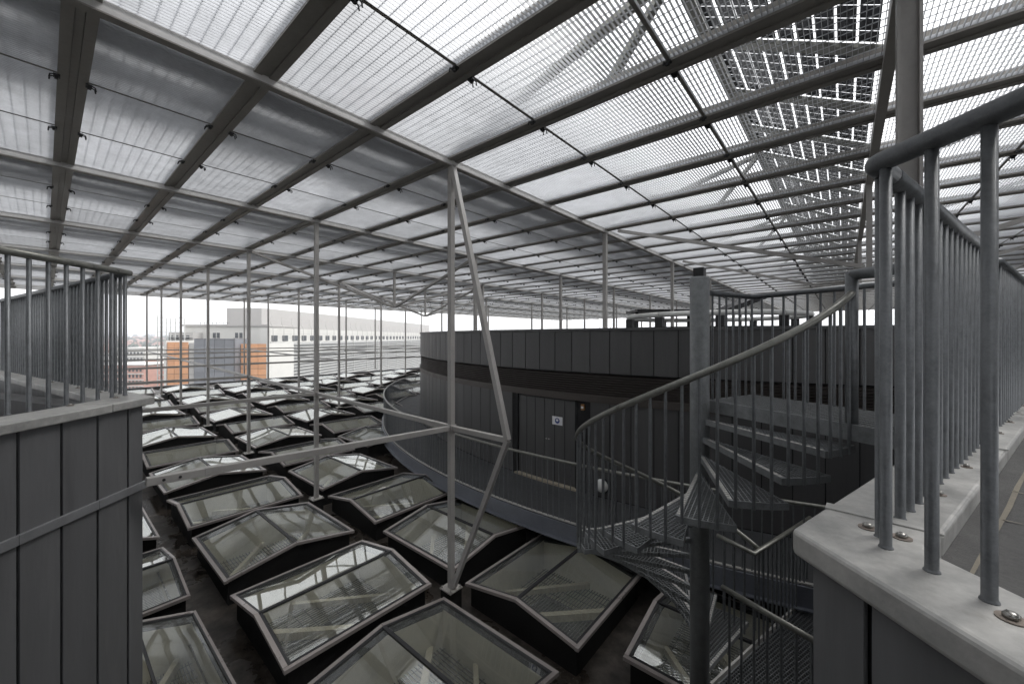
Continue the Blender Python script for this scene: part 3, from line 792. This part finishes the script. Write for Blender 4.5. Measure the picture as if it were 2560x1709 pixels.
# walls below the coping
ow = 1.271/1.41421356+.040
cw0 = isect(ow, -.487+.045); 
core = [cw0+n2_*.02+p_*.01, isect(ow+.02, -.27)+q_*.1, cw0+p_*2.05+n2_*.2, cw0+p_*2.05+n2_*.02]
m = MB(); m.prism([(v.x, v.y) for v in [cw0+n2_*.018+p_*.004, cw0+n2_*.19, cw0+n2_*.19+p_*6.0, cw0+n2_*.018+p_*6.0]], -4.2, CZ-.07); part('core', m, M['slit'], pw)
m = MB(); a = cw0+n_*.018; m.prism([(v.x, v.y) for v in [a+n_*.15, a, a+q_*9, a+q_*9+n_*.15]], -4.2, CZ-.08); part('core', m, M['slit'], pw)
s = 0.0; edges = [0, .155] 
while edges[-1] < 5.8: edges.append(edges[-1]+.237)
for i, (u0, u1) in enumerate(zip(edges, edges[1:])):
    a = cw0+p_*(u0+(.010 if i else 0)); b = cw0+p_*(u1-.010)
    part('cladding_panel', MB().prism([(v.x, v.y) for v in (a, b, b+n2_*.014, a+n2_*.014)], -4.2, CZ-.066), M['clad'], pw, .002)
for i in range(36):
    a = cw0+q_*(.02+i*.237+.008)+n_*0; b = cw0+q_*(.02+(i+1)*.237-.008)
    part('cladding_panel', MB().prism([(v.x, v.y) for v in (a, b, b+n_*.014, a+n_*.014)], -4.2, CZ-.066), M['clad'], pw)
for px, py in ((.054,1.527),(.122,1.510),(.250,1.212),(.42,1.02)): hexbolt(pw, px, py, CZ)
for i in range(14):
    v = isect(1.3, -.30)+q_*(.35+i*.52); hexbolt(pw, v.x, v.y, CZ-.002, .8)
# terrace behind
TZ = CZ-.064
m = MB(); a = isect(1.14, -.25); m.add([(a.x,a.y,TZ), tuple((a+q_*9)[:2])+(TZ,), tuple((a+q_*9+n_*6)[:2])+(TZ,), tuple((a+p_*7+n2_*1.2)[:2])+(TZ,), tuple((a+p_*6.0)[:2])+(TZ,)], [(4,3,2,1,0)])
struct('roof_terrace', m, M['asphalt'])
m = MB(); v0 = a+n_*.02
m.prism([(v.x, v.y) for v in [a+n_*-.01, a+q_*9+n_*-.01, a+q_*9+n_*.01, a+n_*.01]], TZ-.05, CZ-.07); part('inner_face', m, M['clad'], pw)
for k, (s0, off, ln, dr) in enumerate(((-.1,.078,7.5,q_), (.65,.08,.9,n_), (1.06,.07,.7,n_))):
    u = a+q_*s0+n_*off; rr_ = random.Random(k); pts = []
    for i in range(25): pts.append(u+dr*(ln*i/24)+Vector((-dr.y, dr.x, 0))*rr_.uniform(-.006,.006))
    m = MB(); sd_ = Vector((-dr.y, dr.x, 0)); wd = [.0045+rr_.uniform(-.002,.003) for _ in pts]
    m.add([tuple((p+sd_*w0)[:2])+(TZ+.004,) for p, w0 in zip(pts, wd)]+[tuple((p-sd_*w0)[:2])+(TZ+.004,) for p, w0 in zip(pts, wd)], [(i, i+1, 25+i+1, 25+i) for i in range(24)])
    o = struct('felt_seam', m, M['seam'])

# near railing
RZ = .462
BM25 = MB().lathe([(.0158,0),(.0150,.003),(.0133,.005),(.0125,.008),(.0125,1)], 16).mesh('baluster', M['galv'])
KC = isect(1.0607/1.0, -.328)
rl = thing('parapet_railing', 'thick galvanised tube railing bolted along the near zinc coping', 'railing', (KC.x, KC.y, CZ))
for i in range(54):
    v = KC+p_*(.028+i*.1045); put('baluster', BM25, rl, Vector((v.x, v.y, CZ))-rl.location, (0,0,i), (1,1,RZ-CZ))
for i in range(16):
    v = KC+q_*(.05 if i == 0 else .245+(i-1)*.1045)
    put('baluster', BM25, rl, Vector((v.x, v.y, CZ-.002))-rl.location, (0,0,i), (1,1,RZ-CZ))
def elbow(a, c, b, r, n=6):
    a, b, c = Vector(a), Vector(b), Vector(c); d1 = (a-c).normalized(); d2 = (b-c).normalized()
    p0 = c+d1*r; p1 = c+d2*r
    return [a]+[((1-t)**2)*p0+2*t*(1-t)*c+t*t*p1 for t in [i/n for i in range(n+1)]]+[b]
e1 = KC+p_*5.8; jn = KC+q_*.14; k3 = Vector((KC.x, KC.y, RZ))
part('handrail', MB().tube(elbow((e1.x,e1.y,RZ), k3, (jn.x,jn.y,RZ), .022), .0255, 22), M['galv'], rl)
e2 = KC+q_*(.245+15*.1045+.03); jn2 = KC+q_*.143
part('handrail', MB().tube([(jn2.x,jn2.y,RZ), (e2.x,e2.y,RZ)], .0265, 22), M['galv'], rl)
rl2 = thing('parapet_railing', 'galvanised railing continuing past the stair landing opening', 'railing', KC+q_*2.42+Vector((0,0,CZ)))
for i in range(52):
    v = KC+q_*(2.47+i*.1045); put('baluster', BM25, rl2, Vector((v.x, v.y, CZ-.002))-rl2.location, scale=(1,1,RZ-CZ))
v0 = KC+q_*2.45; v1 = KC+q_*8
part('handrail', MB().tube([v0+n_*-.14+Vector((0,0,RZ)), v0+Vector((0,0,RZ)), v1+Vector((0,0,RZ))], .0255, 16), M['galv'], rl2)
# clad upstand of the terrace's far side and landing support
# ------------------------------------------------------------------ left volume: parapet, coping, railing
LCZ = -.478; on2 = -3.677/1.41421356
def PL_(n2v, pv): return n2_*n2v + p_*pv
tip = Vector((-4.25, .574, 0)); fd = Vector((-.985, -.172, 0)).normalized(); fn = Vector((fd.y, -fd.x, 0))
if fn.dot(p_) < 0: fn = -fn                           # towards the camera side
lw = thing('parapet_wall', 'dark grey clad wall with vertical joints and a flat metal strip across it', 'wall', (-3.8, .1, -4.0))
E = tip+p_*9.5; W1 = .27
inner_c = tip + (-n2_)*W1 + p_*( -W1*( (fd.dot(p_))/(-fd.dot(n2_)) ) if False else 0)
# inner corner: inset W1 from both outer edges
def line_isect(a, da, b, db):
    det = da.x*(-db.y)+db.x*da.y; t = ((b.x-a.x)*(-db.y)+db.x*(b.y-a.y))/det; return a+da*t
ic = line_isect(tip-n2_*W1, p_, tip+fn*W1, fd)
j1 = 1.02                                             # coping seam
def strip(a0, a1, b1, b0, z0, z1): return MB().prism([(v.x, v.y) for v in (a0, a1, b1, b0)], z0, z1)
part('coping', strip(tip, tip+p_*.36, tip+p_*.36-n2_*W1, ic, LCZ-.06, LCZ), M['cap'], lw, .008)
part('coping', strip(tip+p_*.366, E, E-n2_*W1, tip+p_*.366-n2_*W1, LCZ-.062, LCZ-.002), M['cap'], lw, .008)
part('coping', strip(tip+fd*.002, tip+fd*6, tip+fd*6+fn*W1, ic+fd*.002, LCZ-.061, LCZ-.001), M['cap'], lw, .008)
wc = tip - n2_*.045 + p_*.06
fl2 = Vector((-.94, -.34, 0)).normalized()
fn2 = Vector((fl2.y, -fl2.x, 0)); fn2 = fn2 if fn2.dot(p_) > 0 else -fn2
core = [wc-n2_*.02+p_*.01, wc+p_*9.4-n2_*.02, wc+p_*9.4-n2_*.22, wc-n2_*.24+p_*.12]
part('core', MB().prism([(v.x, v.y) for v in core], -4.3, LCZ-.06), M['slit'], lw)
part('core', MB().prism([(v.x, v.y) for v in [wc-n2_*.03+p_*.02, wc+fl2*6, wc+fl2*6+fn2*.2, wc-n2_*.03+p_*.25]], -4.3, LCZ-.065), M['cladd'], lw)
edges = [0, .13]
while edges[-1] < 9.2: edges.append(edges[-1]+.2385)
for i, (u0, u1) in enumerate(zip(edges, edges[1:])):
    a = wc+p_*(u0+(.0085 if i else 0)); b = wc+p_*(u1-.0085)
    part('cladding_panel', MB().prism([(v.x, v.y) for v in (a, b, b-n2_*.016, a-n2_*.016)], -4.3, LCZ-.058), M['clad'], lw, .002)
for i in range(19):
    a = wc+p_*(-.03 if i == 0 else .48*i-.1+.002)+n2_*.012; b = wc+p_*(.48*(i+1)-.1)+n2_*.012
    part('metal_strip', MB().bar((a.x,a.y,-1.165), (b.x,b.y,-1.165), .022, .058), M['strip'], lw, .003)
LT = LCZ-.2
m = MB(); a = ic; m.add([tuple(v[:2])+(LT,) for v in (ic+fd*-.05, ic+fd*6, ic+fd*6+p_*9, ic+p_*9.0)], [(0,1,2,3)])
struct('roof_terrace', m, M['asphalt'])
part('inner_face', strip(ic, ic+fd*6, ic+fd*6-fn*.03, ic-fn*.03, LT-.03, LCZ-.06), M['clad'], lw)
part('inner_face', strip(ic, ic+p_*9, ic+p_*9+n2_*.03, ic+n2_*.03, LT-.03, LCZ-.06), M['clad'], lw)
lr = thing('parapet_railing', 'galvanised railing turning a sharp corner on the coping of the clad wall', 'railing', (-4.507, .4335, LCZ))
KL = Vector((-4.507, .4335, 0)); LRZ = .527
for i in range(76):
    v = KL+p_*(.015+i*.115); put('baluster', BM25, lr, Vector((v.x, v.y, LCZ))-lr.location, (0,0,i), (1,1,LRZ-LCZ))
for i in range(44):
    v = KL+fd*(.03+i*.112); put('baluster', BM25, lr, Vector((v.x, v.y, LCZ))-lr.location, (0,0,i*2), (1,1,LRZ-LCZ))
e = KL+p_*9.0; g = KL+fd*5.2
part('handrail', MB().tube([(e.x,e.y,LRZ), (KL+p_*1.0005).to_tuple()[:2]+(LRZ,)], .0255, 18), M['galvw'], lr)
part('handrail', MB().tube([(KL+p_*.998).to_tuple()[:2]+(LRZ,), (KL+p_*-.03).to_tuple()[:2]+(LRZ,)], .0252, 18), M['galvw'], lr)
part('handrail', MB().tube([(KL.x,KL.y,LRZ-.002), (g.x,g.y,LRZ-.002)], .024, 16), M['galv'], lr)
for s in (.15, .5, .98, 1.14): v = KL+p_*s+n2_*.05; hexbolt(lw, v.x, v.y, LCZ, .9)
for s in (.4, 1.0, 1.9, 2.8): v = KL+fd*s+fn*.06; hexbolt(lw, v.x, v.y, LCZ, .9)

# added clad block, out of view, to shade the near parapet across the slot
shade_blk = thing('added_shade_block', 'tall dark zinc-clad block added out of view to shade the near parapet', 'building', PL_(-5.0, 3.5)+Vector((0,0,LT)))
cs = [PL_(-3.12,-1.5), PL_(-3.12,9.2), PL_(-7.2,9.2), PL_(-7.2,-1.5)]
part('core', MB().prism([(v.x, v.y) for v in cs], LT+.004, 2.2), M['slit'], shade_blk)
for a, b in ((cs[0], cs[1]), (cs[0], cs[3])):
    L_ = (b-a).length; d_ = (b-a)/L_; o_ = Vector((d_.y, -d_.x, 0)); o_ = o_ if o_.dot(a-PL_(-5,3.5)) > 0 else -o_
    for i in range(int(L_/.43)):
        u, v = a+d_*(i*.43+.01)+o_*.002, a+d_*(i*.43+.42)+o_*.002
        part('cladding_panel', MB().prism([(q.x, q.y) for q in (u, v, v+o_*.016, u+o_*.016)], LT+.004, 2.2), M['clad'], shade_blk)
# ------------------------------------------------------------------ the city beyond (eye-aligned frames, real sizes)
KU = 2560/2349
def RX(u, d): return (u*KU-1280)/984*d
def ZV(v, d): return (842-v*KU)/984*d
def bthing(name, label, cat, group=None):
    return thing(name, label, cat, (0,0,-EYE), YAW, group)
def bp(name, mb, mat, t):
    for i, v in enumerate(mb.v): mb.v[i] = (v[0], v[1], v[2]+EYE)
    return put(name, mb.mesh(name, mat), t)
def facade_panels(t, u0, u1, v0, v1, d, nx, ny, mat, gap=.07):
    x0, x1, z1, z0 = RX(u0, d), RX(u1, d), ZV(v0, d), ZV(v1, d)
    for i in range(nx):
        for j in range(ny):
            a = x0+(x1-x0)*i/nx+gap/2; b = x0+(x1-x0)*(i+1)/nx-gap/2; c = z0+(z1-z0)*j/ny+gap/2; e = z0+(z1-z0)*(j+1)/ny-gap/2
            bp('facade_panel', MB().box(a, b, d-.12, d, c, e), mat, t)
D1 = 80
ob = bthing('apartment_block', 'block with bright orange panels either side of a slate grey centre', 'building')
bp('body', MB().box(RX(381,D1), RX(615,D1), D1, D1+9, -EYE, ZV(790,D1)), M['glassd'], ob)
bp('white_edge', MB().box(RX(381,D1)-.2, RX(384,D1), D1-.3, D1+9.1, -EYE, ZV(781,D1)), M['wwall'], ob)
bp('white_edge', MB().box(RX(613,D1), RX(617,D1), D1-.3, D1+9.1, -EYE, ZV(787,D1)), M['wwall'], ob)
facade_panels(ob, 384.5, 433, 784, 960, D1, 3, 12, M['orange'])
facade_panels(ob, 553, 612.5, 788, 960, D1, 3, 12, M['orange'])
facade_panels(ob, 446, 540, 776, 960, D1-1.5, 4, 12, M['greyp'])
bp('core', MB().box(RX(446,D1-1.49), RX(540,D1-1.49), D1-1.49, D1+2, -EYE, ZV(776,D1)-.1), M['greyp'], ob)
facade_panels(ob, 434.5, 446, 786, 960, D1-.2, 1, 12, M['wslab'])
bp('rail', MB().bar((RX(434,D1),D1-2,ZV(776,D1)), (RX(553,D1),D1-2,ZV(779,D1)), .06, .06), M['gasket'], ob)
for u in (434, 553): bp('rail_post', MB().box(RX(u,D1)-.04, RX(u,D1)+.04, D1-2.04, D1-1.96, ZV(960,D1), ZV(775,D1)), M['gasket'], ob)
wb = bthing('white_house_block', 'white rendered block with small dark windows rising behind the orange panels', 'building')
D2 = 93
bp('wall', MB().box(RX(423,D2), RX(613,D2), D2, D2+14, -EYE, ZV(748,D2)), M['wwall'], wb)
bp('roof', MB().box(RX(421,D2), RX(617,D2), D2-.5, D2+14.5, ZV(748,D2)+.01, ZV(744,D2)), M['wslab'], wb)
for u in (492, 501, 543, 553):
    o = bp('window', MB().box(RX(u-3.2,D2), RX(u+3.2,D2), D2-.1, D2-.01, ZV(775,D2), ZV(763,D2)), M['glassd'], wb)
    so_ = bp('sill', MB().box(RX(u-3.6,D2), RX(u+3.6,D2), D2-.22, D2-.01, ZV(776.2,D2), ZV(775.2,D2)), M['wslab'], o)
for i, u in enumerate((452, 461, 471, 480, 489, 497, 506, 515)):
    bp('aerial', MB().box(RX(u,D2)-.03, RX(u,D2)+.03, D2+1, D2+1.06, ZV(744,D2), ZV(737+(i%3),D2)), M['gasket'], wb)
bp('roof_rail', MB().bar((RX(430,D2),D2+1,ZV(740,D2)), (RX(520,D2),D2+1,ZV(740,D2)), .05, .05), M['gasket'], wb)
lb = bthing('lattice_facade', 'white open lattice of thin balconies beside the orange block', 'building')
D3 = 88
bp('wall', MB().box(RX(367,D3), RX(424,D3), D3+2.2, D3+6, -EYE, ZV(762,D3)), M['wslab'], lb)
for i in range(14):
    v = 728+i*11; bp('slab', MB().box(RX(361,D3), RX(423,D3), D3, D3+(2.1 if v > 765 else .2), ZV(v,D3)-.10, ZV(v,D3)), M['lat'], lb)
for i, u in enumerate((361, 371, 381, 391, 402, 413, 423)):
    bp('upright', MB().box(RX(u,D3)-.07, RX(u,D3)+.07, D3-.02, D3+.12, -EYE, ZV(722 if i < 1 else 730,D3)), M['lat'], lb)
for j in range(9):
    for i in range(4):
        u = 370+i*13; v = 769+j*11
        bp('window', MB().box(RX(u,D3), RX(u+7,D3), D3+2.1, D3+2.19, ZV(v+7.5,D3), ZV(v,D3)), M['glassd'], lb)
sb = bthing('long_slab_block', 'long pale windowless slab rising above the white roofs', 'building')
pA, pB, pC = (RX(520,118),118), (RX(600,118),118), (RX(985,290),290)
m = MB(); zt = ZV(706,118); m.prism([pA, pB, pC, (pC[0]-14,pC[1]+6)], -EYE, zt); bp('wall', m, M['wslab'], sb)
# receding wing with slatted facade
rw = bthing('slatted_wing', 'long white wing with horizontal slats and a strip of windows receding to the round building', 'building')
a0 = Vector((RX(617,84), 84, 0)); a1 = Vector((RX(1010,240), 240, 0)); L = (a1-a0).length; dr = (a1-a0)/L; pn = Vector((-dr.y, dr.x, 0))
if pn.dot(a0) < 0: pn = -pn                            # away from the camera
ztop = ZV(752, 84)
m = MB(); m.prism([(v.x, v.y) for v in (a0, a1, a1+pn*2, a0+pn*2)], -EYE, ztop); bp('wall', m, M['wwall'], rw)
m = MB(); m.prism([(v.x, v.y) for v in (a0-pn*.05, a1-pn*.05, a1-pn*.003, a0-pn*.003)], -EYE, ztop-3.2); bp('shade_backing', m, M['slat'], rw)
for i in range(26):
    z = ztop-3.6-i*.75; p = a0-pn*.35; q = a1-pn*.35
    bp('slat', MB().bar((p.x,p.y,z), (q.x,q.y,z), .5, .16), M['lat'], rw)
for i in range(16):
    z = ztop-3.4; p = a0+dr*(i*L/16+.5)-pn*.2
    bp('fin', MB().bar((p.x,p.y,-14), (p.x,p.y,ztop-2.9), .12, .3, up=(0,1,0)), M['lat'], rw)
for i in range(46):
    p = a0+dr*(.8+i*3.7)-pn*.06
    bp('window', MB().bar((p.x,p.y,ztop-2.2), ((p+dr*1.9).x,(p+dr*1.9).y,ztop-2.2), .12, 1.25), M['glassd'], rw)
    p2 = a0+dr*(.3+i*3.7)-pn*.7
    bp('guard_post', MB().tube([(p2.x,p2.y,ztop-3.0), (p2.x,p2.y,ztop+.2), ((p2+pn*.5).x,(p2+pn*.5).y,ztop+.9), ((p2+pn*.5).x,(p2+pn*.5).y,ztop+2.4)], .06, 5), M['wslab'], rw)
for z in (ztop+2.3, ztop+1.5, ztop+.2, ztop-1.2):
    p = a0-pn*(.25 if z > ztop+1 else .7); q = a1-pn*(.25 if z > ztop+1 else .7)
    bp('guard_rail', MB().bar((p.x,p.y,z), (q.x,q.y,z), .06, .06), M['wslab'], rw)
# nearer left blocks with windows
for bi, (u0, u1, v0, d, mat, lab) in enumerate(((255,332,800,150,'wwall','white apartment block with rows of windows below the red town roofs'),
                                              (333,366,826,120,'redp','brick red panelled block with white bands beside the lattice facade'),
                                              (225,330,838,108,'redp','lower red and white terrace block seen between the railing bars'))):
    t = bthing('apartment_block', lab, 'building')
    bp('wall', MB().box(RX(u0,d), RX(u1,d), d, d+14, -EYE, ZV(v0,d)), M[mat], t)
    bp('roof', MB().box(RX(u0,d)-.3, RX(u1,d)+.3, d-.3, d+14.3, ZV(v0,d)+.01, ZV(v0-2.5,d)), M['wwall'], t)
    nx = int((u1-u0)/8.5)
    for j in range(5):
        for i in range(nx):
            ua = u0+3+(u1-u0-4)*i/nx; va = v0+7+j*14
            bp('window', MB().box(RX(ua,d), RX(ua+4.2,d), d-.08, d-.005, ZV(va+7,d), ZV(va,d)), M['glassd'], t)
        bp('band', MB().box(RX(u0,d), RX(u1,d), d-.25, d-.09, ZV(v0+4+j*14+14,d)-.25, ZV(v0+4+j*14+14,d)), M['wwall'], t)
rn = random.Random(5)
for i in range(70):
    d = 260+i*9+rn.uniform(-12, 12); u = rn.uniform(150, 372); x = RX(u, d); wd, dp_, hh = rn.uniform(9, 16), rn.uniform(8, 12), rn.uniform(6, 9)
    base = -EYE + (d-240)*.018
    t = thing('town_house', 'small house with red tiled roof in the distant town', 'house', W(x, d, base), YAW+rn.uniform(-.6,.6), 'distant town houses')
    put('wall', MB().box(-wd/2, wd/2, -dp_/2, dp_/2, -2, hh).mesh('wall', M['redp' if rn.random() < .4 else 'wwall']), t)
    m = MB(); m.add([(-wd/2-.4,-dp_/2-.4,hh),(wd/2+.4,-dp_/2-.4,hh),(wd/2+.4,dp_/2+.4,hh),(-wd/2-.4,dp_/2+.4,hh),(-wd/2-.4,0,hh+4),(wd/2+.4,0,hh+4)],
                    [(0,1,5,4),(2,3,4,5),(1,2,5),(3,0,4),(3,2,1,0)])
    put('roof', m.mesh('roof', M['rooft']), t)
m = MB(); rn = random.Random(9)
for i in range(260):
    d = rn.uniform(420, 1150); u = rn.uniform(150, 385); c = W(RX(u, d), d, -EYE+(d-240)*.018)
    R_ = rn.uniform(3, 6)
    for k in range(46):
        v = Vector((rn.gauss(0,1), rn.gauss(0,1), rn.gauss(0,1))).normalized()*R_*rn.uniform(.55,1.05)
        v.z = v.z*1.1+R_*1.3; p = c+v; s = R_*.3; x = Vector((rn.uniform(-1,1), rn.uniform(-1,1), rn.uniform(-1,1))).normalized(); y = x.orthogonal()
        m.add([p+x*s, p+y*s, p-x*s, p-y*s], [(0,1,2,3)])
o = put('distant_woodland', m.mesh('distant_woodland', M['leaf'])); o['kind'] = 'stuff'; tag(o, 'hazy green trees among the distant town roofs', 'trees')

HZ = bpy.data.materials.new('thin_city_haze'); HZ.use_nodes = True; ht = HZ.node_tree; ht.nodes.clear()
hv = ht.nodes.new('ShaderNodeVolumePrincipled'); hv.inputs['Color'].default_value = (.93,.95,1,1); hv.inputs['Density'].default_value = .0008
ho = ht.nodes.new('ShaderNodeOutputMaterial'); ht.links.new(hv.outputs[0], ho.inputs['Volume'])
o = put('haze', MB().box(-3100, 3100, -3100, 3100, -EYE-1.5, 14).mesh('haze', HZ)); o['kind'] = 'stuff'; tag(o, 'thin pale overcast haze over the distant town', 'haze')
# ------------------------------------------------------------------ lift everything from eye-relative to street-relative height
for o in bpy.data.objects:
    if o.parent is None and o.type in ('MESH', 'EMPTY'): o.location.z += EYE
